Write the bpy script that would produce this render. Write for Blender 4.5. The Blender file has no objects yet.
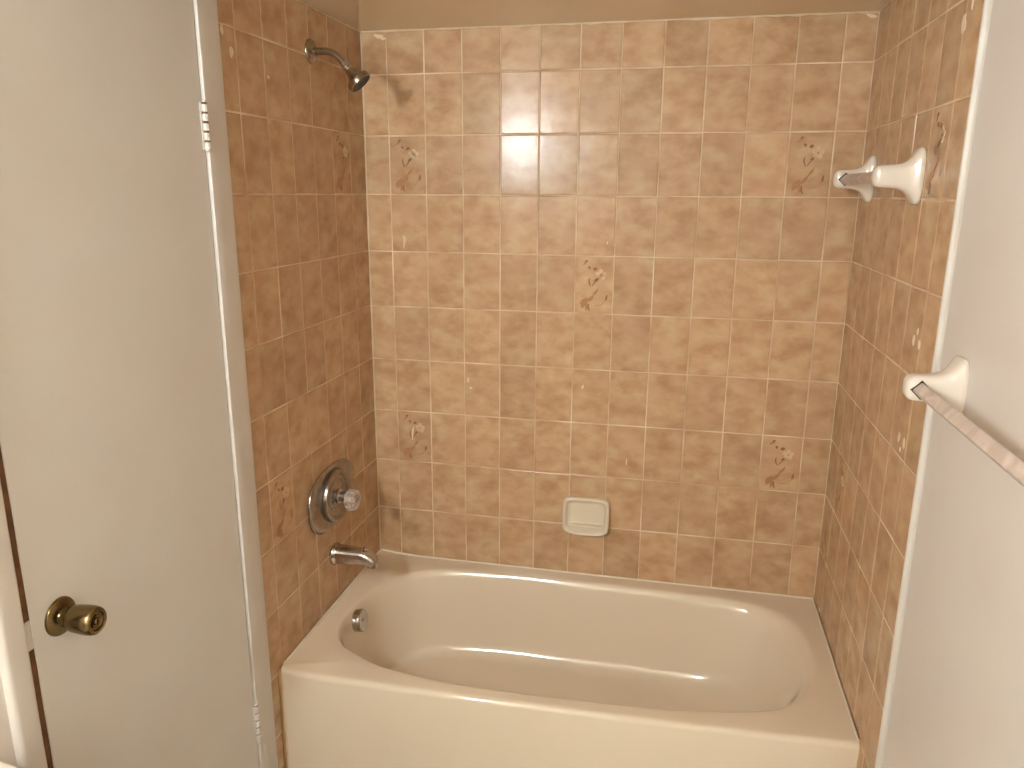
import bpy, bmesh, math, random
from mathutils import Vector, Matrix

random.seed(7)
S = bpy.context.scene
COL = S.collection

# ------------------------------------------------------------------ camera
cam_d = bpy.data.cameras.new('camera')
cam = bpy.data.objects.new('camera', cam_d)
COL.objects.link(cam)
cam_d.sensor_width = 36.0
cam_d.lens = 36.0 * 765.42 / 1024
cam_d.clip_start = 0.02
CAM = Vector((1.0234, -2.4510, 1.6818))
right = Vector((0.9773, 0.2117, 0.0062))
down = Vector((0.0571, -0.2352, -0.9703))
fwd = Vector((-0.2040, 0.9486, -0.2420))
m = Matrix((right, -down, -fwd)).transposed().to_4x4()
q = m.to_quaternion()
cam.rotation_mode = 'QUATERNION'
cam.rotation_quaternion = q
cam.location = CAM
S.camera = cam

# ------------------------------------------------------------------ world, exposure
w = bpy.data.worlds.new('world')
S.world = w
w.use_nodes = True
w.node_tree.nodes['Background'].inputs[0].default_value = (1.0, 0.9, 0.78, 1)
w.node_tree.nodes['Background'].inputs[1].default_value = 0.02
S.view_settings.view_transform = 'Standard'
S.view_settings.look = 'None'
S.view_settings.gamma = 1.0
S.view_settings.use_curve_mapping = False
S.view_settings.exposure = 0.0

BULB_POWER = 192.0                    # emission strength of each vanity bulb
BULB_COLOUR = (0.97, 1.06, 1.09)

# ------------------------------------------------------------------ materials
def srgb(r, g, b):
    f = lambda c: (c / 255 / 12.92) if c / 255 <= 0.04045 else ((c / 255 + 0.055) / 1.055) ** 2.4
    return (f(r), f(g), f(b), 1.0)

def new_mat(name):
    mt = bpy.data.materials.new(name)
    mt.use_nodes = True
    nt = mt.node_tree
    b = nt.nodes['Principled BSDF']
    return mt, nt, b

def mat(name, col, rough=0.5, metal=0.0, noise=None, bump=None, coat=0.0, spec=0.5):
    """noise = (scale, other colour, amount), bump = (scale, strength, distance)"""
    mt, nt, b = new_mat(name)
    b.inputs['Base Color'].default_value = col
    b.inputs['Roughness'].default_value = rough
    b.inputs['Metallic'].default_value = metal
    b.inputs['Coat Weight'].default_value = coat
    b.inputs['Coat Roughness'].default_value = 0.08
    b.inputs['Specular IOR Level'].default_value = spec
    tc = nt.nodes.new('ShaderNodeTexCoord')
    if noise:
        n = nt.nodes.new('ShaderNodeTexNoise')
        n.inputs['Scale'].default_value = noise[0]
        n.inputs['Detail'].default_value = 4
        nt.links.new(tc.outputs['Object'], n.inputs['Vector'])
        r = nt.nodes.new('ShaderNodeMapRange')
        r.inputs[1].default_value = 0.35
        r.inputs[2].default_value = 0.7
        r.inputs[4].default_value = noise[2]
        nt.links.new(n.outputs[0], r.inputs[0])
        mx = nt.nodes.new('ShaderNodeMix')
        mx.data_type = 'RGBA'
        mx.inputs[6].default_value = col
        mx.inputs[7].default_value = noise[1]
        nt.links.new(r.outputs[0], mx.inputs[0])
        nt.links.new(mx.outputs[2], b.inputs['Base Color'])
    if bump:
        n2 = nt.nodes.new('ShaderNodeTexNoise')
        n2.inputs['Scale'].default_value = bump[0]
        n2.inputs['Detail'].default_value = 3
        nt.links.new(tc.outputs['Object'], n2.inputs['Vector'])
        bp = nt.nodes.new('ShaderNodeBump')
        bp.inputs['Strength'].default_value = bump[1]
        bp.inputs['Distance'].default_value = bump[2]
        nt.links.new(n2.outputs[0], bp.inputs['Height'])
        nt.links.new(bp.outputs[0], b.inputs['Normal'])
    return mt

def tile_material():
    mt, nt, b = new_mat('glazed_tile')
    L = nt.links.new
    tc = nt.nodes.new('ShaderNodeTexCoord')
    at = nt.nodes.new('ShaderNodeAttribute')
    at.attribute_name = 'tile_rand'
    sc = nt.nodes.new('ShaderNodeVectorMath'); sc.operation = 'SCALE'
    sc.inputs['Scale'].default_value = 20
    L(at.outputs['Vector'], sc.inputs[0])
    ad = nt.nodes.new('ShaderNodeVectorMath'); ad.operation = 'ADD'
    L(tc.outputs['Object'], ad.inputs[0]); L(sc.outputs[0], ad.inputs[1])
    mp = nt.nodes.new('ShaderNodeVectorMath'); mp.operation = 'MULTIPLY'
    mp.inputs[1].default_value = (1, 1, 1.5)
    L(ad.outputs[0], mp.inputs[0])
    n = nt.nodes.new('ShaderNodeTexNoise')
    n.inputs['Scale'].default_value = 15
    n.inputs['Detail'].default_value = 3
    n.inputs['Roughness'].default_value = 0.55
    L(mp.outputs[0], n.inputs['Vector'])
    cr = nt.nodes.new('ShaderNodeValToRGB')
    e = cr.color_ramp.elements
    e[0].position = 0.30; e[0].color = srgb(176, 138, 101)
    e[1].position = 0.72; e[1].color = srgb(206, 177, 140)
    k = cr.color_ramp.elements.new(0.5); k.color = srgb(194, 159, 123)
    L(n.outputs[0], cr.inputs[0])
    n3 = nt.nodes.new('ShaderNodeTexNoise')
    n3.inputs['Scale'].default_value = 9
    n3.inputs['Detail'].default_value = 2
    L(ad.outputs[0], n3.inputs['Vector'])
    r3 = nt.nodes.new('ShaderNodeMapRange')
    r3.inputs[1].default_value = 0.45; r3.inputs[2].default_value = 0.7; r3.inputs[4].default_value = 0.45
    L(n3.outputs[0], r3.inputs[0])
    mx = nt.nodes.new('ShaderNodeMix'); mx.data_type = 'RGBA'
    L(r3.outputs[0], mx.inputs[0]); L(cr.outputs[0], mx.inputs[6])
    mx.inputs[7].default_value = srgb(200, 161, 129)
    # whole-tile tone
    sx = nt.nodes.new('ShaderNodeSeparateColor')
    L(at.outputs['Color'], sx.inputs[0])
    r4 = nt.nodes.new('ShaderNodeMapRange')
    r4.inputs[3].default_value = 0.93; r4.inputs[4].default_value = 1.07
    L(sx.outputs[0], r4.inputs[0])
    hs = nt.nodes.new('ShaderNodeHueSaturation')
    L(r4.outputs[0], hs.inputs['Value']); L(mx.outputs[2], hs.inputs['Color'])
    L(hs.outputs[0], b.inputs['Base Color'])
    b.inputs['Roughness'].default_value = 0.19
    b.inputs['Specular IOR Level'].default_value = 0.2
    nb = nt.nodes.new('ShaderNodeTexNoise')
    nb.inputs['Scale'].default_value = 22
    nb.inputs['Detail'].default_value = 3
    L(ad.outputs[0], nb.inputs['Vector'])
    bp = nt.nodes.new('ShaderNodeBump')
    bp.inputs['Strength'].default_value = 0.14
    bp.inputs['Distance'].default_value = 0.004
    L(nb.outputs[0], bp.inputs['Height']); L(bp.outputs[0], b.inputs['Normal'])
    return mt

def marble_material():
    mt, nt, b = new_mat('marbled_acrylic')
    L = nt.links.new
    tc = nt.nodes.new('ShaderNodeTexCoord')
    n = nt.nodes.new('ShaderNodeTexNoise')
    n.inputs['Scale'].default_value = 14
    n.inputs['Detail'].default_value = 6
    n.inputs['Distortion'].default_value = 1.6
    L(tc.outputs['Object'], n.inputs['Vector'])
    cr = nt.nodes.new('ShaderNodeValToRGB')
    e = cr.color_ramp.elements
    e[0].position = 0.38; e[0].color = srgb(190, 172, 160)
    e[1].position = 0.6; e[1].color = srgb(216, 200, 188)
    k = cr.color_ramp.elements.new(0.48); k.color = srgb(202, 184, 172)
    L(n.outputs[0], cr.inputs[0]); L(cr.outputs[0], b.inputs['Base Color'])
    b.inputs['Roughness'].default_value = 0.28
    return mt

def glass_material():
    mt, nt, b = new_mat('clear_acrylic')
    b.inputs['Base Color'].default_value = (1.0, 0.95, 0.92, 1)
    b.inputs['Roughness'].default_value = 0.06
    b.inputs['IOR'].default_value = 1.49
    b.inputs['Transmission Weight'].default_value = 0.85
    return mt

def bulb_material():
    mt, nt, b = new_mat('lit_bulb')
    b.inputs['Base Color'].default_value = (0.9, 0.9, 0.9, 1)
    b.inputs['Emission Color'].default_value = (*BULB_COLOUR, 1)
    b.inputs['Emission Strength'].default_value = BULB_POWER
    return mt

M = {}
M['tile'] = tile_material()
M['grout'] = mat('grout', srgb(192, 158, 120), 0.7, noise=(6, srgb(236, 216, 186), 1.0))
M['caulk'] = mat('caulk', srgb(226, 208, 180), 0.45, noise=(11, srgb(206, 182, 148), 1.0))
M['tub_caulk'] = mat('tub_caulk', srgb(236, 224, 204), 0.45)
M['old_caulk'] = mat('old_caulk', srgb(190, 156, 114), 0.6)
M['chip'] = mat('plaster_chip', srgb(226, 206, 178), 0.8)
M['leaf'] = mat('motif_leaf', srgb(172, 126, 88), 0.4, spec=0.15)
M['stroke'] = mat('motif_stroke', srgb(142, 104, 72), 0.4, spec=0.15)
M['flower'] = mat('motif_flower', srgb(214, 184, 148), 0.4, spec=0.15)
M['wall_paint'] = mat('wall_paint', srgb(223, 214, 206), 0.42, noise=(3, srgb(219, 207, 198), 1.0), bump=(60, 0.12, 0.002))
M['ceiling_paint'] = mat('ceiling_paint', srgb(228, 208, 178), 0.11, noise=(5, srgb(228, 208, 178), 0.6), bump=(5, 0.08, 0.006))
M['door_paint'] = mat('door_paint', srgb(222, 218, 211), 0.5, noise=(4, srgb(218, 211, 203), 0.8), bump=(40, 0.1, 0.002))
M['trim_paint'] = mat('trim_paint', srgb(214, 206, 196), 0.38, noise=(8, srgb(206, 196, 185), 0.7), bump=(50, 0.1, 0.002))
M['bare_wood_and_shade'] = mat('bare_wood_and_shade', srgb(120, 80, 44), 0.8, noise=(30, srgb(84, 52, 26), 1.0))  # bare jamb wood; also paints the dark of hinge gaps and door void
M['enamel'] = mat('tub_enamel', srgb(231, 215, 192), 0.12, coat=0.5)
M['ceramic'] = mat('white_ceramic', srgb(230, 218, 204), 0.1, coat=0.4)
M['soap_ceramic'] = mat('cream_ceramic', srgb(228, 214, 190), 0.14, coat=0.3)
M['chrome'] = mat('worn_chrome', srgb(176, 168, 160), 0.24, 1.0, noise=(40, srgb(146, 136, 126), 0.8))
M['bright_chrome'] = mat('bright_chrome', srgb(196, 192, 188), 0.14, 1.0)
M['spout_chrome'] = mat('spout_chrome', srgb(204, 198, 194), 0.2, 1.0, noise=(45, srgb(172, 164, 158), 0.9))
M['nickel'] = mat('brushed_nickel', srgb(176, 164, 150), 0.25, 1.0, noise=(60, srgb(150, 138, 124), 0.8))
M['dark_rubber_and_shade'] = mat('dark_rubber_and_shade', srgb(52, 46, 40), 0.5)  # spray face rubber; also paints the shaded groove round the dial
M['black_gap'] = mat('black_gap', srgb(46, 38, 34), 0.8)  # near-black that paints the shade inside gaps and openings
M['brass'] = mat('antique_brass', srgb(128, 110, 76), 0.22, 1.0, noise=(35, srgb(92, 76, 50), 0.9))
M['marble'] = marble_material()
M['acrylic'] = glass_material()
M['floor'] = mat('floor_vinyl', srgb(220, 212, 200), 0.5, noise=(6, srgb(208, 198, 184), 1.0))
M['counter'] = mat('white_counter', srgb(240, 230, 218), 0.2)
M['cabinet'] = mat('cabinet_paint', srgb(214, 198, 176), 0.45)
M['far_paint'] = mat('far_wall_paint', srgb(236, 231, 222), 0.5)
M['bulb'] = bulb_material()

# ------------------------------------------------------------------ mesh helpers
def link(name, bm, mats, parent=None, smooth=True, angle=40):
    me = bpy.data.meshes.new(name)
    bmesh.ops.recalc_face_normals(bm, faces=bm.faces)
    bm.to_mesh(me)
    bm.free()
    if not isinstance(mats, (list, tuple)):
        mats = [mats]
    for x in mats:
        me.materials.append(x)
    o = bpy.data.objects.new(name, me)
    COL.objects.link(o)
    if smooth:
        for p in me.polygons:
            p.use_smooth = True
        me.set_sharp_from_angle(angle=math.radians(angle))
    if parent:
        o.parent = parent
        o.matrix_parent_inverse = Matrix.Translation(parent.location).inverted()
    return o

def thing(name, label, cat, loc, group=None):
    o = bpy.data.objects.new(name, None)
    COL.objects.link(o)
    o.location = loc
    o.empty_display_size = 0.05
    tag(o, label, cat, group)
    return o

def tag(o, label, cat, group=None):
    o['label'] = label
    o['category'] = cat
    if group:
        o['group'] = group

def structure(o, label=None, cat=None):
    o['kind'] = 'structure'
    if label:
        o['label'] = label
    if cat:
        o['category'] = cat
    return o

def box(bm, x0, x1, y0, y1, z0, z1, mi=0, bevel=0.0):
    vs = [bm.verts.new((x, y, z)) for x in (x0, x1) for y in (y0, y1) for z in (z0, z1)]
    F = [(0, 1, 3, 2), (4, 6, 7, 5), (0, 4, 5, 1), (2, 3, 7, 6), (0, 2, 6, 4), (1, 5, 7, 3)]
    fs = [bm.faces.new([vs[i] for i in f]) for f in F]
    for f in fs:
        f.material_index = mi
    if bevel:
        es = list({e for f in fs for e in f.edges})
        r = bmesh.ops.bevel(bm, geom=es, offset=bevel, segments=3, affect='EDGES', profile=0.5)
        for f in r['faces']:
            f.material_index = mi
    return fs

def frame(axis):
    a = Vector(axis).normalized()
    up = Vector((0, 0, 1)) if abs(a.z) < 0.9 else Vector((0, 1, 0))
    u = up.cross(a).normalized()
    v = a.cross(u).normalized()
    return a, u, v

def rings(bm, rr, close=False, cap0=True, cap1=True, mi=0):
    """rr: list of rings of coordinates, all the same length"""
    vv = [[bm.verts.new(p) for p in r] for r in rr]
    n = len(vv[0])
    for i in range(len(vv) - 1):
        for j in range(n):
            k = (j + 1) % n
            f = bm.faces.new((vv[i][j], vv[i][k], vv[i + 1][k], vv[i + 1][j]))
            f.material_index = mi
    if cap0:
        bm.faces.new(vv[0]).material_index = mi
    if cap1:
        bm.faces.new(list(reversed(vv[-1]))).material_index = mi
    return vv

def lathe(bm, prof, org, axis, n=40, cap0=True, cap1=True, mi=0, sy=1.0, lobes=0, depth=0.0):
    """prof: (radius, height along the axis)"""
    a, u, v = frame(axis)
    org = Vector(org)
    rr = []
    for r, h in prof:
        ring = []
        for k in range(n):
            t = 2 * math.pi * k / n
            rad = r * (1 + depth * math.cos(lobes * t)) if lobes else r
            ring.append(org + a * h + u * (rad * math.cos(t) * sy) + v * (rad * math.sin(t)))
        rr.append(ring)
    return rings(bm, rr, cap0=cap0, cap1=cap1, mi=mi)

def tube(bm, pts, radii, n=20, mi=0):
    pts = [Vector(p) for p in pts]
    if not isinstance(radii, (list, tuple)):
        radii = [radii] * len(pts)
    rr = []
    side = Vector((0, 1, 0))
    for i, p in enumerate(pts):
        t = (pts[min(i + 1, len(pts) - 1)] - pts[max(i - 1, 0)]).normalized()
        u = side
        v = t.cross(u).normalized()
        u = v.cross(t).normalized()
        rr.append([p + u * (radii[i] * math.cos(2 * math.pi * k / n)) + v * (radii[i] * math.sin(2 * math.pi * k / n)) for k in range(n)])
    return rings(bm, rr, mi=mi)

def superring(cx, cy, hx, hy, e, n):
    out = []
    for k in range(n):
        t = 2 * math.pi * k / n
        c, s = math.cos(t), math.sin(t)
        out.append((cx + hx * math.copysign(abs(c) ** (2 / e), c), cy + hy * math.copysign(abs(s) ** (2 / e), s)))
    return out

def catmull(P, sub, closed=True):
    out = []
    n = len(P)
    for i in range(n if closed else n - 1):
        p0, p1, p2, p3 = (P[(i - 1) % n], P[i], P[(i + 1) % n], P[(i + 2) % n]) if closed else \
            (P[max(i - 1, 0)], P[i], P[i + 1], P[min(i + 2, n - 1)])
        for s in range(sub):
            t = s / sub
            out.append(tuple(0.5 * (2 * b + (c - a) * t + (2 * a - 5 * b + 4 * c - d) * t * t + (3 * b - a - 3 * c + d) * t ** 3)
                             for a, b, c, d in zip(p0, p1, p2, p3)))
    if not closed:
        out.append(tuple(P[-1]))
    return out

# ------------------------------------------------------------------ room dimensions
W = 0.123316                # one tile, across
HH = 1.4973 * W             # one tile, up
Z0 = 2.228732               # height of grout row zero
XR = 1.524                  # tiled right wall
XW = 1.534                  # painted right wall
CEIL = Z0 - 0.2993 * HH
RIM = 0.385
YB = -3.40                  # wall behind the camera
EL = -0.806                 # end of the tiles on the left
ER = -0.8356                # end of the tiles on the right
CASE_IN = -0.889            # casing edge at the hinges
LATCH = -1.505
DOOR_TOP = 2.10

TILT = 0.0014               # the mirror column of the back wall leans a little towards the lamp

class Mapper:
    """wall coordinates (u along, v up, n out of the wall) to the room"""
    def __init__(self, wall):
        self.w = wall
    def __call__(self, u, v, n):
        if self.w == 'back':
            return (u, -n, v)
        if self.w == 'left':
            return (n, -u, v)
        return (XR - n, -u, v)

def tile_wall(bm, wall, us, vs, attr):
    P = Mapper(wall)
    g, bv, dep = 0.0019, 0.0028, 0.0022
    rows = len(vs) - 1
    for i in range(len(us) - 1):
        for j in range(rows):
            u0, u1 = sorted((us[i], us[i + 1]))
            v0, v1 = sorted((vs[j], vs[j + 1]))
            gu = g * random.uniform(0.55, 0.95)
            gv = g * random.uniform(0.65, 1.1)
            u0 += gu; u1 -= gu; v0 += gv; v1 -= gv
            if u1 - u0 < 0.006 or v1 - v0 < 0.006:
                continue
            du = random.uniform(-1, 1) * 0.0004
            dv = random.uniform(-1, 1) * 0.0004
            if wall == 'back' and i == 4 and j < 4:     # the one column that mirrors the lamp
                du, dv = -TILT, 0.0
            elif wall == 'back' and i in (3, 5) and j < 4:
                du = random.uniform(-0.0001, 0.0001) + (0.0002 if i == 3 else -0.0011)
            o = random.uniform(-0.0002, 0.0002) + ({4: 0.0006, 5: 0.0004}.get(i, 0) if wall == 'back' and j < 4 else 0)
            def nn(a, b, pl):
                return o + du * (2 * a - 1) + dv * (2 * b - 1) + pl
            r = (random.random(), random.random(), random.random(), 1)
            base = [bm.verts.new(P(a, b, -dep)) for a, b in ((u0, v0), (u1, v0), (u1, v1), (u0, v1))]
            mid = [bm.verts.new(P(u0 + (u1 - u0) * a + (bv * 0.35 if a == 0 else -bv * 0.35), v0 + (v1 - v0) * b + (bv * 0.35 if b == 0 else -bv * 0.35), nn(a, b, -0.0008)))
                   for a, b in ((0, 0), (1, 0), (1, 1), (0, 1))]
            top = [bm.verts.new(P(u0 + (u1 - u0) * a + (bv if a == 0 else -bv), v0 + (v1 - v0) * b + (bv if b == 0 else -bv), nn(a, b, 0)))
                   for a, b in ((0, 0), (1, 0), (1, 1), (0, 1))]
            fs = [bm.faces.new(top)]
            for lo, hi in ((base, mid), (mid, top)):
                for k in range(4):
                    fs.append(bm.faces.new((lo[k], lo[(k + 1) % 4], hi[(k + 1) % 4], hi[k])))
            for f in fs:
                f.material_index = 1
                f[attr] = r

def blob(bm, P, cu, cv, ru, rv, rot, mi, n=10, jag=0.18, off=0.0006, pointed=False):
    """a small painted or chipped patch with a little thickness"""
    top, bot = [], []
    c, s = math.cos(rot), math.sin(rot)
    for k in range(n):
        t = 2 * math.pi * k / n
        r = 1 + random.uniform(-jag, jag)
        if pointed:
            x, y = math.cos(t) * r, math.sin(t) * abs(math.sin(t)) ** 0.6 * r
        else:
            x, y = math.cos(t) * r, math.sin(t) * r
        a, b = x * ru, y * rv
        top.append(bm.verts.new(P(cu + a * c - b * s, cv + a * s + b * c, off)))
        bot.append(bm.verts.new(P(cu + a * c - b * s, cv + a * s + b * c, -0.0008)))
    bm.faces.new(top).material_index = mi
    for k in range(n):
        bm.faces.new((bot[k], bot[(k + 1) % n], top[(k + 1) % n], top[k])).material_index = mi

def stroke(bm, P, pts, wid, mi, off=0.0007):
    pts = catmull(pts, 5, closed=False)
    for i, (a, b) in enumerate(zip(pts[:-1], pts[1:])):
        f0 = wid * (0.35 + 0.65 * math.sin(math.pi * (i + 0.0) / (len(pts) - 1)))
        f1 = wid * (0.35 + 0.65 * math.sin(math.pi * (i + 1.0) / (len(pts) - 1)))
        d = Vector((b[0] - a[0], b[1] - a[1])).normalized()
        nx, ny = -d.y, d.x
        vs = [bm.verts.new(P(a[0] + nx * f0, a[1] + ny * f0, off)), bm.verts.new(P(a[0] - nx * f0, a[1] - ny * f0, off)),
              bm.verts.new(P(b[0] - nx * f1, b[1] - ny * f1, off)), bm.verts.new(P(b[0] + nx * f1, b[1] + ny * f1, off))]
        bm.faces.new(vs).material_index = mi

LEAF, STROKE, FLOWER, CHIP, CAULK, OLD = 2, 3, 4, 5, 6, 7
def motif(bm, P, u0, u1, v0, v1):
    """spray of a pale flower and brown leaves on one decorated tile; u0 is the left side as seen, v1 the top"""
    du, dv = u1 - u0, v1 - v0
    sg = 1 if du > 0 else -1
    X = lambda a: u0 + du * a
    Y = lambda b: v1 - dv * b
    a_ = abs(du)
    for px, py, rx, ry, ro in ((.29, .09, .05, .02, .5), (.37, .20, .045, .022, -1.0), (.52, .22, .06, .03, .4), (.57, .40, .085, .02, .55)):
        blob(bm, P, X(px), Y(py), rx * a_, ry * a_ * 1.4, ro * sg, STROKE, 9, .15, off=0.0014, pointed=True)
    for px, py, rx, ry, ro in ((.25, .81, .15, .06, 1.1), (.42, .74, .12, .035, .8), (.33, .88, .1, .03, 1.3), (.25, .13, .08, .02, .6), (.55, .62, .11, .025, .9)):
        blob(bm, P, X(px), Y(py), rx * a_, ry * a_ * 1.4, ro * sg, LEAF, 10, .2, off=0.0013, pointed=True)
    for k in range(5):
        t = 2 * math.pi * k / 5 + .3
        blob(bm, P, X(.67) + math.cos(t) * .08 * a_, Y(.32) + math.sin(t) * .08 * a_, .07 * a_, .055 * a_, t, FLOWER, 9, .1, off=0.0014)
    blob(bm, P, X(.67), Y(.32), .022 * a_, .022 * a_, 0, LEAF, 7, .1, off=0.0017)
    stroke(bm, P, [(X(.38), Y(.38)), (X(.37), Y(.45)), (X(.42), Y(.53))], .018 * a_, STROKE, 0.0015)
    stroke(bm, P, [(X(.60), Y(.40)), (X(.51), Y(.46)), (X(.45), Y(.52))], .014 * a_, STROKE, 0.0015)
    stroke(bm, P, [(X(.62), Y(.54)), (X(.53), Y(.63)), (X(.40), Y(.74))], .014 * a_, LEAF, 0.0015)
    stroke(bm, P, [(X(.38), Y(.83)), (X(.37), Y(.90)), (X(.41), Y(.95))], .02 * a_, STROKE, 0.0015)
    stroke(bm, P, [(X(.84), Y(.66)), (X(.83), Y(.72)), (X(.81), Y(.76))], .028 * a_, STROKE, 0.0015)
    stroke(bm, P, [(X(.81), Y(.76)), (X(.68), Y(.84)), (X(.5), Y(.86))], .008 * a_, LEAF, 0.0015)

def strip(bm, pts, rad, mi=CAULK, n=8, wob=0.25):
    """an uneven bead of caulk along a polyline of points"""
    P = [Vector(p) for p in pts]
    out, rr = [], []
    for a, b in zip(P[:-1], P[1:]):
        k = max(2, int((b - a).length / 0.03))
        out += [a.lerp(b, i / k) for i in range(k)]
    out.append(P[-1])
    d = (P[-1] - P[0]).normalized()
    _, u, v = frame(d)
    for p in out:
        r = rad * random.uniform(1 - wob, 1 + wob)
        rr.append([p + u * (r * math.cos(2 * math.pi * j / n)) + v * (r * math.sin(2 * math.pi * j / n)) for j in range(n)])
    rings(bm, rr, mi=mi)

TILE_MATS = [M['grout'], M['tile'], M['leaf'], M['stroke'], M['flower'], M['chip'], M['caulk'], M['old_caulk'], M['wall_paint'], M['trim_paint']]
vrow = [CEIL] + [Z0 - k * HH for k in range(1, 10)]
VZ = lambda k: Z0 - k * HH
ucol = [0.0] + [0.6825 * W + k * W for k in range(12)] + [XR]
CU = lambda k: 0.6825 * W + k * W

# ------------------------------------------------------------------ floor, ceiling, walls
bm = bmesh.new(); box(bm, -0.12, XW + 0.12, YB - 0.1, 0.12, -0.1, 0.0)
structure(link('floor', bm, M['floor'], smooth=False))
bm = bmesh.new(); box(bm, -0.12, XW + 0.12, YB - 0.1, 0.12, CEIL, CEIL + 0.1)
structure(link('ceiling', bm, M['ceiling_paint'], smooth=False))
bm = bmesh.new(); box(bm, -0.12, XW + 0.12, YB - 0.1, YB, 0.0, CEIL)
structure(link('wall_front', bm, M['far_paint'], smooth=False))

# back wall
bm = bmesh.new()
at = bm.faces.layers.float_color.new('tile_rand')
box(bm, -0.12, XW + 0.12, 0.0014, 0.11, 0.0, CEIL, 0)
PB = Mapper('back')
tile_wall(bm, 'back', ucol, vrow + [0.375], at)
for c, r in ((0, 2), (10, 2), (5, 4), (0, 7), (10, 7)):
    motif(bm, PB, CU(c), CU(c + 1), VZ(r + 1), VZ(r))
strip(bm, [(0.0015, -0.001, 0.40), (0.0015, -0.001, CEIL)], 0.0028)
strip(bm, [(XR - 0.001, -0.0005, 0.40), (XR - 0.001, -0.0005, VZ(9))], 0.0022)
strip(bm, [(XR - 0.001, -0.0005, VZ(2)), (XR - 0.001, -0.0005, CEIL)], 0.0014)
strip(bm, [(0.0, -0.001, CEIL - 0.001), (XR, -0.001, CEIL - 0.001)], 0.0035, wob=0.6)
# chips and scratches
stroke(bm, PB, [(0.124, 1.545), (0.127, 1.528), (0.125, 1.500)], .0022, CHIP, .0018)
stroke(bm, PB, [(0.128, 1.540), (0.134, 1.532), (0.131, 1.515)], .0012, CHIP, .0018)
for u, v, a, b in ((0.058, 2.158, .018, .006), (0.343, 1.062, .003, .008), (0.352, 1.035, .004, .004), (0.075, 2.150, .008, .004), (0.80, 1.532, .002, .006), (0.89, .81, .002, .010), (0.735, 1.06, .003, .007), (1.505, 2.162, .02, .005)):
    blob(bm, PB, u, v, a, b, random.uniform(-.3, .3), CHIP, 8, .4, off=.0018)
stroke(bm, PB, [(CU(0) + .060, VZ(7) - .055), (CU(0) + .055, VZ(7) - .075), (CU(0) + .054, VZ(7) - .105)], .0034, CHIP, .0020)
back = link('wall_back', bm, TILE_MATS, smooth=False)
structure(back, 'back wall of the tub alcove in tan mottled tiles', 'wall')

# left wall: tiles beside the tub, painted plaster round the door
bm = bmesh.new()
at = bm.faces.layers.float_color.new('tile_rand')
box(bm, -0.12, -0.0014, -0.885, 0.0014, 0.0, CEIL, 0)
PL = Mapper('left')
uleft = [0.0] + [(0.9499 + k) * W for k in range(6)] + [-EL + 0.02]
vlow = vrow + [Z0 - 10 * HH, Z0 - 11 * HH, 0.0]
tile_wall(bm, 'left', uleft, vlow, at)
LU = lambda k: (0.9499 + k - 1) * W
motif(bm, PL, LU(6), LU(5), VZ(8), VZ(7))
motif(bm, PL, LU(2), LU(1), VZ(3), VZ(2))
for y, z, a, b in ((.757, 1.991, .008, .012), (.790, 2.03, .006, .011), (.597, 1.958, .004, .004)):
    blob(bm, PL, y, z, a, b, 0, CHIP, 9, .25, off=.0018)
strip(bm, [(0.001, -0.003, CEIL - 0.001), (0.001, -0.8, CEIL - 0.001)], 0.0028, wob=0.6)
strip(bm, [(0.0025, -0.757, RIM + 0.008), (0.0025, -0.757, 0.0)], 0.0045, mi=OLD)
strip(bm, [(0.0065, -0.753, RIM), (0.0065, -0.753, 0.0)], 0.004)
# plaster above and beyond the door
box(bm, -0.12, -0.001, YB, -1.54, 0.0, CEIL, 8)
box(bm, -0.12, -0.004, -1.54, -0.885, DOOR_TOP + 0.02, CEIL, 8)
structure(link('wall_left', bm, TILE_MATS, smooth=False))

# right wall: tiles beside the tub, painted plaster after them
bm = bmesh.new()
at = bm.faces.layers.float_color.new('tile_rand')
box(bm, XR + 0.0014, XW + 0.12, ER, 0.0014, 0.0, CEIL, 0)
box(bm, XW, XW + 0.12, YB, ER, 0.0, CEIL, 8)
PR = Mapper('right')
uright = [0.0] + [(0.02 + k) * W for k in range(1, 7)] + [-ER]
tile_wall(bm, 'right', uright, vlow, at)
RU = lambda k: (0.02 + k) * W
motif(bm, PR, RU(5), RU(6), VZ(3), VZ(2))
motif(bm, PR, RU(1), RU(2), VZ(8), VZ(7))
for y, z, a, b, r in ((.695, 1.383, .005, .013, 0), (.736, 1.381, .005, .012, .1), (.717, 1.404, .0025, .006, 0), (.685, 1.162, .005, .011, 0), (.726, 1.163, .006, .012, .1), (.704, 1.139, .003, .006, 0),
                      (.742, 1.995, .009, .017, .1), (.775, 2.035, .004, .020, 0), (.10, .40, .006, .006, 0)):
    blob(bm, PR, y, z, a, b, r, CHIP, 9, .3, off=.0018)
strip(bm, [(XR - 0.001, -0.003, CEIL - 0.001), (XR - 0.001, -0.8, CEIL - 0.001)], 0.0022, wob=0.5)
strip(bm, [(XR - 0.001, -0.702, RIM), (XR - 0.001, -0.714, RIM - 0.02), (XR - 0.001, -0.714, 0.0)], 0.003, mi=OLD)
# painted bead closing the edge of the tiles
rr = []
for k in range(60):
    z = 0.002 + (CEIL - 0.004) * k / 59
    j = random.uniform(-.0008, .0008)
    rr.append([(XR + 0.012, ER + 0.002, z), (XR - 0.0006, ER + 0.001 + j, z), (XR - 0.0006, ER - 0.002 + j, z), (XR + 0.0006, ER - 0.0038 + j, z), (XR + 0.003, ER - 0.0048 + j, z), (XR + 0.007, ER - 0.006, z), (XW - 0.001, ER - 0.009, z), (XW + 0.001, ER - 0.012, z)])
rings(bm, rr, mi=9)
structure(link('wall_right', bm, TILE_MATS, smooth=False), 'right wall, tan tiles by the tub then cream paint', 'wall')

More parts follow.
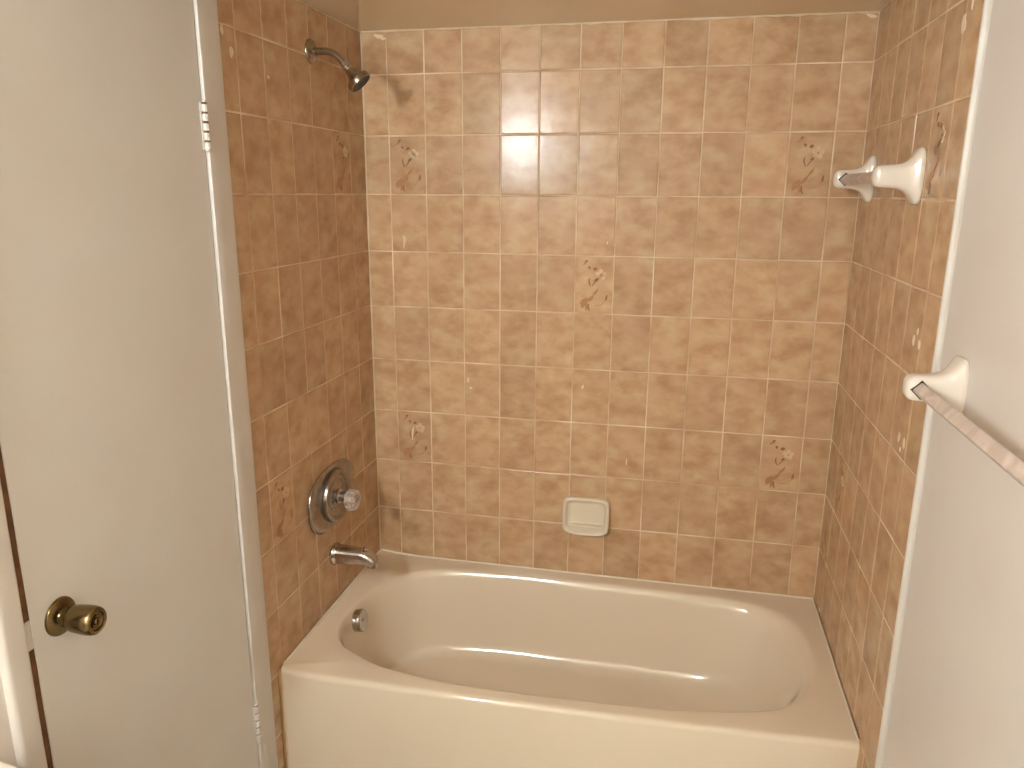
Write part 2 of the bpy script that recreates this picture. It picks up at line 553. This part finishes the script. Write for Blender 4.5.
# ------------------------------------------------------------------ door, casings
door = bmesh.new()
box(door, -0.037, 0.0025, LATCH, CASE_IN - 0.003, 0.01, DOOR_TOP, 0, bevel=0.0015)
door = link('door_1', door, M['door_paint'], smooth=False)
structure(door, 'flat cream painted flush door beside the tub', 'door')

KY, KZ = -1.445, 0.960
bm = bmesh.new()
lathe(bm, [(0.0345, 0), (0.0345, 0.003), (0.033, 0.006), (0.0275, 0.009), (0.0215, 0.0110), (0.0175, 0.0125), (0.0160, 0.016), (0.0160, 0.022),
           (0.0180, 0.0245), (0.0215, 0.027), (0.0232, 0.032), (0.0245, 0.042), (0.0254, 0.054), (0.0256, 0.064), (0.0250, 0.0715), (0.0236, 0.0762), (0.0218, 0.0780), (0.0170, 0.0785), (0.0155, 0.0750), (0.0110, 0.0735), (0.0100, 0.0760)],
      (0, KY, KZ), (1, 0, 0), 48)
knob = link('door_knob', bm, M['brass'], door, angle=32)
knob['label'] = 'antique brass round knob on a round rose'
bm = bmesh.new()
lathe(bm, [(0.0075, 0.072), (0.0075, 0.0785), (0.0065, 0.0795)], (0, KY, KZ), (1, 0, 0), 24)
box(bm, 0.0785, 0.0808, KY - 0.0012, KY + 0.0012, KZ - 0.006, KZ + 0.006)
link('lock_button', bm, M['brass'], knob, angle=32)
bm = bmesh.new()
lathe(bm, [(0.0028, 0.0), (0.0028, 0.0012)], (0.0095, KY + 0.004, KZ - 0.027), (1, 0, 0), 12)
link('rose_hole', bm, M['black_gap'], knob)

def hinge(zc, h, gap):
    bm = bmesh.new()
    yc, xc = CASE_IN - 0.001, 0.0075
    n = 5
    for k in range(n):
        a = zc - h / 2 + k * h / n
        b = a + h / n - gap
        lathe(bm, [(0.0066, 0), (0.0078, 0.0012), (0.0078, b - a - 0.0012), (0.0066, b - a)], (xc, yc, a), (0, 0, 1), 18)
    for e, s in ((zc + h / 2, 1), (zc - h / 2, -1)):
        lathe(bm, [(0.005, 0), (0.0055, 0.003), (0.003, 0.0045)], (xc, yc, e), (0, 0, s), 14)
    box(bm, 0.001, 0.0042, yc - 0.010, yc, zc - h / 2, zc + h / 2, 0, bevel=0.0005)
    hg = link('hinge', bm, M['trim_paint'], door, angle=32)
    bm = bmesh.new()
    lathe(bm, [(0.0056, 0), (0.0056, h)], (xc, yc, zc - h / 2), (0, 0, 1), 14)
    link('hinge_pin', bm, M['bare_wood_and_shade'], hg)  # pin coloured dark brown to paint the shade between the knuckles
hinge(1.818, 0.098, 0.0040)
hinge(0.324, 0.106, 0.0032)

def casing(name, prof, z0, z1, label):
    """prof: plan outline (x, y) swept up"""
    bm = bmesh.new()
    n = 26
    rr = []
    for k in range(n + 1):
        z = z0 + (z1 - z0) * k / n
        rr.append([(x + random.uniform(-.0003, .0003), y + random.uniform(-.0004, .0004), z) for x, y in prof])
    rings(bm, rr)
    return structure(link(name, bm, M['trim_paint'], angle=50), label, 'door casing')

c = 0.0035
casing('trim_1', [(-0.03, EL - 0.006), (0.008, EL - 0.006), (0.0092, EL - 0.0065), (0.0098, EL - 0.0078), (0.010, EL - 0.0092), (0.010, EL - 0.03), (0.010, CASE_IN + 0.03), (0.010, CASE_IN + 0.0022), (0.0097, CASE_IN + 0.0010), (0.0088, CASE_IN + 0.0002), (0.0075, CASE_IN), (-0.04, CASE_IN)], 0.0, DOOR_TOP + 0.003,
       'cream painted casing on the hinge side, against the tiles')
casing('trim_2', [(-0.04, LATCH - 0.0195), (0.008, LATCH - 0.0195), (0.0105, LATCH - 0.0201), (0.0117, LATCH - 0.0213), (0.012, LATCH - 0.0230), (0.012, LATCH - 0.030), (0.012, LATCH - 0.046), (0.012, LATCH - 0.054), (0.0116, LATCH - 0.0575), (0.0104, LATCH - 0.0605), (0.0085, LATCH - 0.0628), (0.006, LATCH - 0.0643), (0.003, LATCH - 0.065), (-0.03, LATCH - 0.065)], 0.0, DOOR_TOP + 0.003,
       'cream painted casing on the latch side of the door')
bm = bmesh.new(); box(bm, -0.03, 0.013, LATCH - 0.068, EL - 0.006, DOOR_TOP + 0.003, DOOR_TOP + 0.062, 0, bevel=0.002)
structure(link('trim_3', bm, M['trim_paint'], smooth=False), 'cream painted casing over the door', 'door casing')
# bare wood of the jamb showing in the gap
bm = bmesh.new()
n = 40
rr = []
for k in range(n + 1):
    z = 0.0 + DOOR_TOP * k / n
    j = random.uniform(-.0008, .0008)
    rr.append([(-0.05, LATCH - 0.0193, z), (0.0012 + j, LATCH - 0.0193, z), (0.0012 + j, LATCH - 0.0006, z), (-0.05, LATCH - 0.0006, z)])
rings(bm, rr)
jamb = structure(link('trim_4', bm, M['bare_wood_and_shade'], smooth=False), 'strip of bare brown jamb wood in the gap beside the door', 'door jamb')
bm = bmesh.new()
box(bm, -0.002, 0.0038, LATCH - 0.0190, LATCH - 0.001, 0.936, 0.988, 0, bevel=0.0012)
box(bm, 0.001, 0.0048, LATCH - 0.010, LATCH - 0.0045, 0.948, 0.976, 0, bevel=0.001)
link('strike_plate', bm, M['trim_paint'], jamb)
bm = bmesh.new()
box(bm, -0.08, -0.06, LATCH - 0.06, EL, 0.0, DOOR_TOP + 0.03)
structure(link('trim_5', bm, M['bare_wood_and_shade'], smooth=False), 'dark sheet added to paint the void behind the door', 'door jamb')  # added sheet, coloured dark for the shaded void behind the door

# ------------------------------------------------------------------ bathtub
CX, CY = 0.74, -0.385
FRONT = [(0.0045, -0.7535), (0.57, -0.7475), (0.865, -0.7395), (1.14, -0.7325), (1.335, -0.7235), (1.5205, -0.7125)]
OUTL = [(.170, -.632), (.268, -.673), (.422, -.697), (.567, -.705), (.783, -.702), (.991, -.688), (1.143, -.672), (1.307, -.637), (1.40, -.586), (1.462, -.485), (1.483, -.36),
        (1.470, -.232), (1.428, -.135), (1.347, -.082), (1.22, -.063), (.957, -.054), (.682, -.052), (.468, -.053), (.231, -.086), (.128, -.160), (.072, -.284), (.054, -.42), (.066, -.525), (.105, -.592)]
outl = catmull(OUTL, 8)
def poly_hit(poly, ang):
    d = Vector((math.cos(ang), math.sin(ang)))
    best = None
    n = len(poly)
    for i in range(n):
        a = Vector(poly[i]) - Vector((CX, CY)); b = Vector(poly[(i + 1) % n]) - Vector((CX, CY))
        e = b - a
        den = d.x * e.y - d.y * e.x
        if abs(den) < 1e-12:
            continue
        t = (a.x * e.y - a.y * e.x) / den
        s = (a.x * d.y - a.y * d.x) / den
        if t > 0 and -1e-9 <= s <= 1 + 1e-9 and (best is None or t > best):
            best = t
    return Vector((CX + d.x * best, CY + d.y * best))
def outer(inset):
    return [(x, y + inset) for x, y in FRONT] + [(1.5205, -0.0040), (0.0045, -0.0040)]
angs = [2 * math.pi * k / 224 for k in range(224)]
for x, y in [outer(0)[i] for i in (0, 5, 6, 7)]:
    for e in (-.012, 0, .012):
        angs.append(math.atan2(y - CY, x - CX) % (2 * math.pi) + e)
angs = sorted(angs)
def outer_ring(inset, z):
    o = outer(0)
    R = []
    for a in angs:
        p = poly_hit(o, a)
        yf = None
        for (xa, ya), (xb, yb) in zip(FRONT[:-1], FRONT[1:]):
            if xa - 1e-6 <= p.x <= xb + 1e-6:
                yf = ya + (yb - ya) * (p.x - xa) / (xb - xa)
        y = p.y
        if yf is not None and y < yf + inset:
            y = yf + inset
        lift = 0.012 * max(0, 1 - p.x / 0.12) ** 1.5 if z > RIM - 0.03 else 0
        R.append((p.x, y, z + lift))
    return R
FL = superring(0.655, -0.382, 0.525, 0.210, 3.2, 96)
PROF = catmull([(0, 0), (.05, .008), (.10, .035), (.16, .10), (.27, .33), (.38, .58), (.48, .77), (.57, .88), (.68, .945), (.82, .985), (1, 1)], 3, closed=False)
H = 0.292
rr = [outer_ring(0, 0.0), outer_ring(0, 0.12), outer_ring(0, 0.25)]
R_ = 0.016
for k in range(7):
    t = k / 6 * math.pi / 2
    rr.append(outer_ring(R_ * (1 - math.cos(t)), RIM - R_ + R_ * math.sin(t)))
ol = [poly_hit(outl, a) for a in angs]
fl = [poly_hit(FL, a) for a in angs]
last = rr[-1]
for f in (0.35, 0.75):
    rr.append([(l[0] + (o.x - l[0]) * f, l[1] + (o.y - l[1]) * f, RIM + (l[2] - RIM) * (1 - f)) for l, o in zip(last, ol)])
for h, d in PROF:
    rr.append([(o.x + (f.x - o.x) * h, o.y + (f.y - o.y) * h, RIM - d * H) for o, f in zip(ol, fl)])
for s in (0.75, 0.45, 0.15):
    rr.append([(CX + (f.x - CX) * s, CY + (f.y - CY) * s, RIM - H - 0.004 * (1 - s)) for f in fl])
bm = bmesh.new()
rings(bm, rr, cap0=False, cap1=True)
tub = thing('bathtub', 'glossy cream alcove bathtub with a plain front apron between tiled walls', 'bathtub', (0.762, -0.375, 0))
link('tub_body', bm, M['enamel'], tub, angle=60)
bm = bmesh.new()
strip(bm, [(0.006, -0.0050, RIM + 0.012), (0.06, -0.0050, RIM + 0.006), (0.15, -0.0050, RIM + 0.001), (XR - 0.006, -0.0050, RIM + 0.001)], 0.0032, mi=0, wob=0.12)
strip(bm, [(0.0050, -0.006, RIM + 0.013), (0.0050, -0.735, RIM + 0.013)], 0.0034, mi=0, wob=0.1)
strip(bm, [(XR - 0.0042, -0.004, RIM + 0.001), (XR - 0.0042, -0.698, RIM + 0.001)], 0.0026, mi=0)
cb = link('caulk_bead', bm, M['tub_caulk'], tub, angle=60)
cb['label'] = 'white caulk bead along the tiles'
# overflow plate on the end wall, drain in the floor
bm = bmesh.new()
ax = Vector((1, 0, 0.18))
lathe(bm, [(0.036, -0.02), (0.036, 0.006), (0.0345, 0.009), (0.030, 0.0105), (0.024, 0.0095), (0.012, 0.0085), (0.005, 0.0085)], (0.084, -0.385, 0.338), ax, 40)
ov = link('overflow_plate', bm, M['bright_chrome'], tub, angle=50)
ov['label'] = 'round chrome overflow plate'
bm = bmesh.new()
lathe(bm, [(0.005, 0.007), (0.005, 0.0105), (0.003, 0.012)], (0.084, -0.385, 0.338), ax, 16)
link('overflow_screw', bm, M['bright_chrome'], ov)
bm = bmesh.new()
lathe(bm, [(0.034, -0.012), (0.034, 0.003), (0.030, 0.005), (0.022, 0.003), (0.018, -0.004)], (0.27, -0.385, 0.084), (0, 0, 1), 32)
dr = link('drain', bm, M['bright_chrome'], tub)
dr['label'] = 'chrome drain ring'

# ------------------------------------------------------------------ shower head
SY, SZ = -0.356, 2.056
sh = thing('shower_head', 'small brushed nickel shower head on a bent arm high on the left tiles', 'shower head', (0, SY, SZ))
bm = bmesh.new()
lathe(bm, [(0.033, 0), (0.033, 0.002), (0.031, 0.005), (0.021, 0.009), (0.0125, 0.0115), (0.0115, 0.013)], (0, SY, SZ), (1, 0, 0), 40)
link('wall_flange', bm, M['nickel'], sh)
bm = bmesh.new()
path = catmull([(0.004, SY, SZ), (0.026, SY, SZ), (0.050, SY, SZ - 0.001), (0.070, SY, SZ - 0.008), (0.086, SY, SZ - 0.021), (0.100, SY, SZ - 0.037)], 6, closed=False)
tube(bm, path, 0.0098, 22)
link('arm', bm, M['nickel'], sh)
d = Vector((0.66, 0.10, -0.75)).normalized()
p0 = Vector((0.096, SY, SZ - 0.032))
bm = bmesh.new()
lathe(bm, [(0.0118, 0), (0.0130, 0.001), (0.0130, 0.013), (0.0118, 0.014), (0.0105, 0.016), (0.0125, 0.019), (0.0125, 0.025), (0.010, 0.027)], p0, Vector((0.65, 0, -0.76)), 12)
link('swivel_nut', bm, M['bright_chrome'], sh, angle=25)
p1 = p0 + Vector((0.65, 0, -0.76)) * 0.022
bm = bmesh.new()
lathe(bm, [(0.0095, 0), (0.0135, 0.004), (0.0150, 0.010), (0.0165, 0.017), (0.0210, 0.025), (0.0300, 0.031), (0.0335, 0.034), (0.0345, 0.038), (0.0340, 0.048), (0.0315, 0.0495)], p1, d, 40, cap1=True)
head = link('spray_head', bm, M['nickel'], sh, angle=40)
bm = bmesh.new()
lathe(bm, [(0.0312, 0.046), (0.0308, 0.0505), (0.024, 0.0515), (0.023, 0.0508), (0.012, 0.0508), (0.011, 0.0520), (0.003, 0.0525)], p1, d, 36)
fc = link('spray_face', bm, M['dark_rubber_and_shade'], head)
fc['label'] = 'dark rubber spray face'

# ------------------------------------------------------------------ shower valve
VY, VZC = -0.379, 0.760
va = thing('mixer_valve', 'oblong chrome wall plate with a round dial and clear faceted knob above the spout', 'shower valve', (0, VY, VZC))
def oblong(hy, hz, x, e=2.6, n=64):
    return [(x, VY + a, VZC + b) for a, b in superring(0, 0, hy, hz, e, n)]
bm = bmesh.new()
rings(bm, [oblong(.154, .097, 0.0), oblong(.158, .101, 0.003), oblong(.158, .101, 0.007), oblong(.156, .099, 0.0095), oblong(.151, .094, 0.011), oblong(.120, .085, 0.0125)])
pl = link('wall_plate', bm, M['chrome'], va, angle=45)
RZ = VZC + 0.003
bm = bmesh.new()
lathe(bm, [(0.083, 0.011), (0.084, 0.020), (0.082, 0.025), (0.076, 0.028), (0.069, 0.0265), (0.066, 0.022), (0.052, 0.0205), (0.049, 0.0235), (0.044, 0.0245), (0.041, 0.022), (0.030, 0.023), (0.022, 0.027)], (0, VY, RZ), (1, 0, 0), 56)
link('dial', bm, M['chrome'], va, angle=40)
bm = bmesh.new()
lathe(bm, [(0.0862, 0.0125), (0.0862, 0.0138), (0.083, 0.0140)], (0, VY, RZ), (1, 0, 0), 56)
link('dial_groove_shade', bm, M['dark_rubber_and_shade'], va, angle=40)  # thin dark ring painting the shade in the groove round the dial
bm = bmesh.new()
lathe(bm, [(0.024, 0.022), (0.024, 0.031), (0.021, 0.034), (0.0155, 0.036), (0.0155, 0.044), (0.0180, 0.047), (0.0180, 0.052), (0.014, 0.054)], (0, VY, RZ - 0.002), (1, 0, 0), 32)
link('stem', bm, M['bright_chrome'], va, angle=35)
bm = bmesh.new()
lathe(bm, [(0.014, 0.050), (0.024, 0.053), (0.0315, 0.061), (0.0335, 0.069), (0.0320, 0.078), (0.0265, 0.087), (0.016, 0.091), (0.008, 0.089)], (0, VY, RZ - 0.012), (1, 0, 0), 24, lobes=8, depth=0.08)
kn = link('knob', bm, M['acrylic'], va, smooth=False)
kn['label'] = 'clear faceted acrylic knob'
bm = bmesh.new()
lathe(bm, [(0.007, 0.088), (0.0075, 0.092), (0.006, 0.093)], (0, VY, RZ - 0.012), (1, 0, 0), 20)
link('index_button', bm, M['bright_chrome'], kn)

# ------------------------------------------------------------------ tub spout
PY, PZ = -0.382, 0.563
sp = thing('tub_spout', 'chrome tub spout with a downturned lip low on the left tiles', 'tub spout', (0, PY, PZ))
def spsec(x, z, hy, hz, tilt=0.0, n=32):
    out = []
    for a, b in superring(0, 0, hy, hz, 2.5, n):
        out.append((x + b * math.sin(tilt), PY + a, z + b * math.cos(tilt)))
    return out
bm = bmesh.new()
rings(bm, [spsec(0, PZ, .0325, .0325), spsec(.004, PZ, .0340, .0340), spsec(.010, PZ, .0340, .0340), spsec(.014, PZ, .0310, .0310), spsec(.020, PZ, .0300, .0305), spsec(.05, PZ + .001, .0285, .0285), spsec(.076, PZ + .002, .0265, .0260),
           spsec(.094, PZ + .002, .0255, .0245, .05), spsec(.110, PZ + .000, .0250, .0230, .22), spsec(.122, PZ - .005, .0245, .0210, .55), spsec(.130, PZ - .012, .0240, .0190, .95), spsec(.133, PZ - .020, .0230, .0175, 1.35), spsec(.133, PZ - .028, .0215, .0160, 1.55)])
body = link('spout_body', bm, M['spout_chrome'], sp, angle=50)
bm = bmesh.new()
lathe(bm, [(0.0155, 0), (0.0155, 0.0015), (0.012, 0.002)], (0.133, PY, PZ - 0.0278), (0, 0, -1), 24)
link('spout_mouth', bm, M['black_gap'], body)
bm = bmesh.new()
lathe(bm, [(0.0045, 0), (0.0045, 0.008), (0.0085, 0.0095), (0.0085, 0.0135), (0.006, 0.015)], (0.108, PY, PZ + 0.019), (0.15, 0, 1), 20)
link('diverter_pull', bm, M['bright_chrome'], sp)

# ------------------------------------------------------------------ soap dish
DX, DZ = 0.761, 0.610
sd = thing('soap_dish', 'cream ceramic soap dish set into the back tiles above the tub', 'soap dish', (DX, 0, DZ))
def dsec(hx, hz, y_top, y_bot, e, cz=0.0, n=64):
    out = []
    for a, b in superring(0, 0, hx, hz, e, n):
        t = 0.5 - b / (2 * hz)
        t = max(0, min(1, t)) ** 1.4
        sag = -0.007 * (1 - (a / hx) ** 2) * t
        out.append((DX + a, -(y_top + (y_bot - y_top) * t), DZ + cz + b + sag))
    return out
bm = bmesh.new()
rings(bm, [dsec(.079, .061, -.002, -.002, 7), dsec(.081, .063, .004, .006, 7), dsec(.0805, .0625, .012, .022, 7), dsec(.0785, .0605, .0165, .031, 6.5), dsec(.075, .057, .0185, .034, 6), dsec(.071, .053, .0180, .033, 6),
           dsec(.068, .050, .0150, .028, 6, .001), dsec(.0655, .045, .006, .016, 5.5, .003), dsec(.063, .041, .003, .007, 5.5, .005), dsec(.050, .030, .0025, .004, 5, .006)])
link('dish_body', bm, M['soap_ceramic'], sd, angle=60)
bm = bmesh.new()
rings(bm, [[(DX + a, -0.001 - y, DZ - .037 + b) for a, b in superring(0, 0, .060, .0035, 3, 40)] for y in (0.0, 0.016, 0.019)])
link('soap_ledge', bm, M['soap_ceramic'], sd, angle=50)

# ------------------------------------------------------------------ ceramic bar holders
SECT = [(0, .0595, .0330), (.003, .0620, .0345), (.008, .0618, .0340), (.0115, .0590, .0325), (.016, .0515, .0300), (.023, .0410, .0280), (.032, .0328, .0262), (.044, .0282, .0252), (.058, .0262, .0248),
        (.072, .0255, .0246), (.084, .0250, .0243), (.091, .0232, .0230), (.0955, .0195, .0200), (.0985, .0130, .0140), (.0995, .0050, .0060)]
def bracket(root, xw, y, z, bar_x, bar_z, sides, sc=1.0):
    bm = bmesh.new()
    rr = []
    for dd, hz, hy in SECT:
        e = 5.0 if dd < 0.02 else 3.6
        rr.append([(xw - dd * sc, y + a * sc, z + b * sc) for a, b in superring(0, 0, hy, hz, e, 40)])
    rings(bm, rr)
    br = link('bracket', bm, M['ceramic'], root, angle=60)
    for s in sides:
        bm = bmesh.new()
        h = 0.0180
        face = y + s * 0.0243 * sc
        rings(bm, [[(bar_x + h * k * math.cos(t), face + s * o, bar_z + h * k * math.sin(t)) for t in (0, math.pi / 2, math.pi, 1.5 * math.pi)] for o, k in ((-0.006, 1), (0.0009, 1))])
        link('socket_shade', bm, M['black_gap'], br, smooth=False)  # black diamond painting the shaded gap between rod and bracket
    return br
def bar(root, x, z, y0, y1, half):
    bm = bmesh.new()
    sec = []
    for k in range(4):
        t = k * math.pi / 2
        for e in (-.14, 0, .14):
            r = half * (0.955 if e else 0.985)
            sec.append((x + r * math.cos(t + e), z + r * math.sin(t + e)))
    rings(bm, [[(a, y, b) for a, b in sec] for y in (y0, y1)])
    o = link('rod', bm, M['marble'], root, smooth=False)
    o['label'] = 'square marbled rod set on edge'
    return o

tb1 = thing('towel_bar', 'short towel bar between two white ceramic brackets on the tan right tiles', 'towel bar', (XR, -0.36, 1.722), 'ceramic towel bars')
bracket(tb1, XR, -0.580, 1.7225, 1.452, 1.7215, (1,), 0.97)
bracket(tb1, XR, -0.135, 1.7245, 1.452, 1.7235, (-1,))
bar(tb1, 1.452, 1.7225, -0.565, -0.150, 0.0138)

tb2 = thing('towel_bar', 'long marbled towel bar on a white ceramic bracket on the cream painted wall', 'towel bar', (XW, -1.28, 1.342), 'ceramic towel bars')
bracket(tb2, XW, -0.968, 1.3425, 1.463, 1.342, (-1,), 0.95)
bracket(tb2, XW, -1.600, 1.346, 1.463, 1.342, (1,))
bar(tb2, 1.463, 1.342, -1.585, -0.983, 0.0140)

# ------------------------------------------------------------------ vanity, only its far corner shows
va2 = thing('vanity_cabinet', 'low vanity cabinet under the white counter beside the door', 'cabinet', (0, -2.05, 0))
bm = bmesh.new()
for x0, x1, y0, y1, z0, z1 in ((0.002, 0.018, -2.47, -1.635, 0.09, 0.763), (0.404, 0.42, -2.47, -1.635, 0.09, 0.763), (0.018, 0.404, -2.47, -2.454, 0.09, 0.763), (0.018, 0.404, -1.651, -1.635, 0.09, 0.763), (0.002, 0.42, -2.47, -1.635, 0.09, 0.106), (0.002, 0.36, -2.45, -1.655, 0.0, 0.09)):
    box(bm, x0, x1, y0, y1, z0, z1)
link('carcass', bm, M['cabinet'], va2, smooth=False)
for y0, y1, ky in ((-2.462, -2.057, -2.085), (-2.049, -1.643, -2.020)):
    bm = bmesh.new(); box(bm, 0.42, 0.438, y0, y1, 0.11, 0.745, 0, bevel=0.003)
    box(bm, 0.438, 0.443, y0 + 0.05, y1 - 0.05, 0.16, 0.695, 0, bevel=0.002)
    dd_ = link('cabinet_door', bm, M['cabinet'], va2, smooth=False)
    bm = bmesh.new(); lathe(bm, [(0.006, 0), (0.006, 0.01), (0.014, 0.016), (0.015, 0.022), (0.010, 0.026)], (0.438, ky, 0.62), (1, 0, 0), 24)
    link('knob', bm, M['brass'], dd_)
bm = bmesh.new()
def csec(inset, z):
    x1, y0, y1, r = 0.482 - inset, -2.496 + inset, -1.600 - inset, 0.035
    out = []
    for cx, cy, a0 in ((x1 - r, y0 + r, -90), (x1 - r, y1 - r, 0)):
        for k in range(9):
            t = math.radians(a0 + 90 * k / 8)
            px = cx + r * math.cos(t)
            out.append((px, cy + r * math.sin(t) - (0.16 * px if a0 == 0 else 0), z))
    for k in range(10):
        px = x1 - r - (x1 - r - 0.002) * (k + 1) / 10
        out.append((px, y1 - 0.16 * px, z))
    for k in range(42):
        out.append((0.002, y1 + (y0 - y1) * (k + 1) / 43, z))
    for k in range(10):
        out.append((0.002 + (x1 - r - 0.002) * k / 10, y0, z))
    return out
def bowl(f, z):
    a = csec(.012, .8)
    out = []
    for x, y, _ in a:
        t = math.atan2((y + 2.05) / 0.30, (x - 0.245) / 0.21)
        c_, s_ = math.cos(t), math.sin(t)
        out.append((0.245 + 0.145 * f * c_, -2.05 + 0.205 * f * s_, z))
    return out
Q = 0.001
rings(bm, [csec(.004, .764), csec(0, .768), csec(0, .786 + Q), csec(.002, .793 + Q), csec(.006, .798 + Q), csec(.012, .800 + Q), bowl(1.06, .800 + Q), bowl(1.0, .795 + Q), bowl(.92, .76), bowl(.75, .70), bowl(.4, .672), bowl(.08, .668)], cap0=False)
ct = link('vanity_counter', bm, M['counter'], smooth=True, angle=50)
tag(ct, 'white rounded vanity counter corner at the bottom left beside the door', 'counter')

# ------------------------------------------------------------------ vanity light above it, out of the frame
LY, LZ = -2.75, 2.005
vl = thing('vanity_light', 'upright frosted tube lamp lit on the wall above the vanity', 'wall light', (0, LY, LZ))
bm = bmesh.new(); box(bm, -0.003, 0.014, LY - 0.035, LY + 0.035, LZ - 0.153, LZ + 0.153, 0, bevel=0.003)
link('back_plate', bm, M['bright_chrome'], vl, smooth=False)
for e in (-1, 1):
    bm = bmesh.new(); lathe(bm, [(0.070, 0.144), (0.078, 0.146), (0.078, 0.154), (0.040, 0.157)], (0.092, LY, LZ), (0, 0, e), 28)
    box(bm, 0.012, 0.05, LY - 0.012, LY + 0.012, LZ + e * 0.148 - 0.005, LZ + e * 0.148 + 0.005)
    link('end_cap', bm, M['bright_chrome'], vl)
bm = bmesh.new()
lathe(bm, [(0.074, -0.145), (0.074, 0.145)], (0.092, LY, LZ), (0, 0, 1), 32)
link('lamp_tube', bm, M['bulb'], vl)
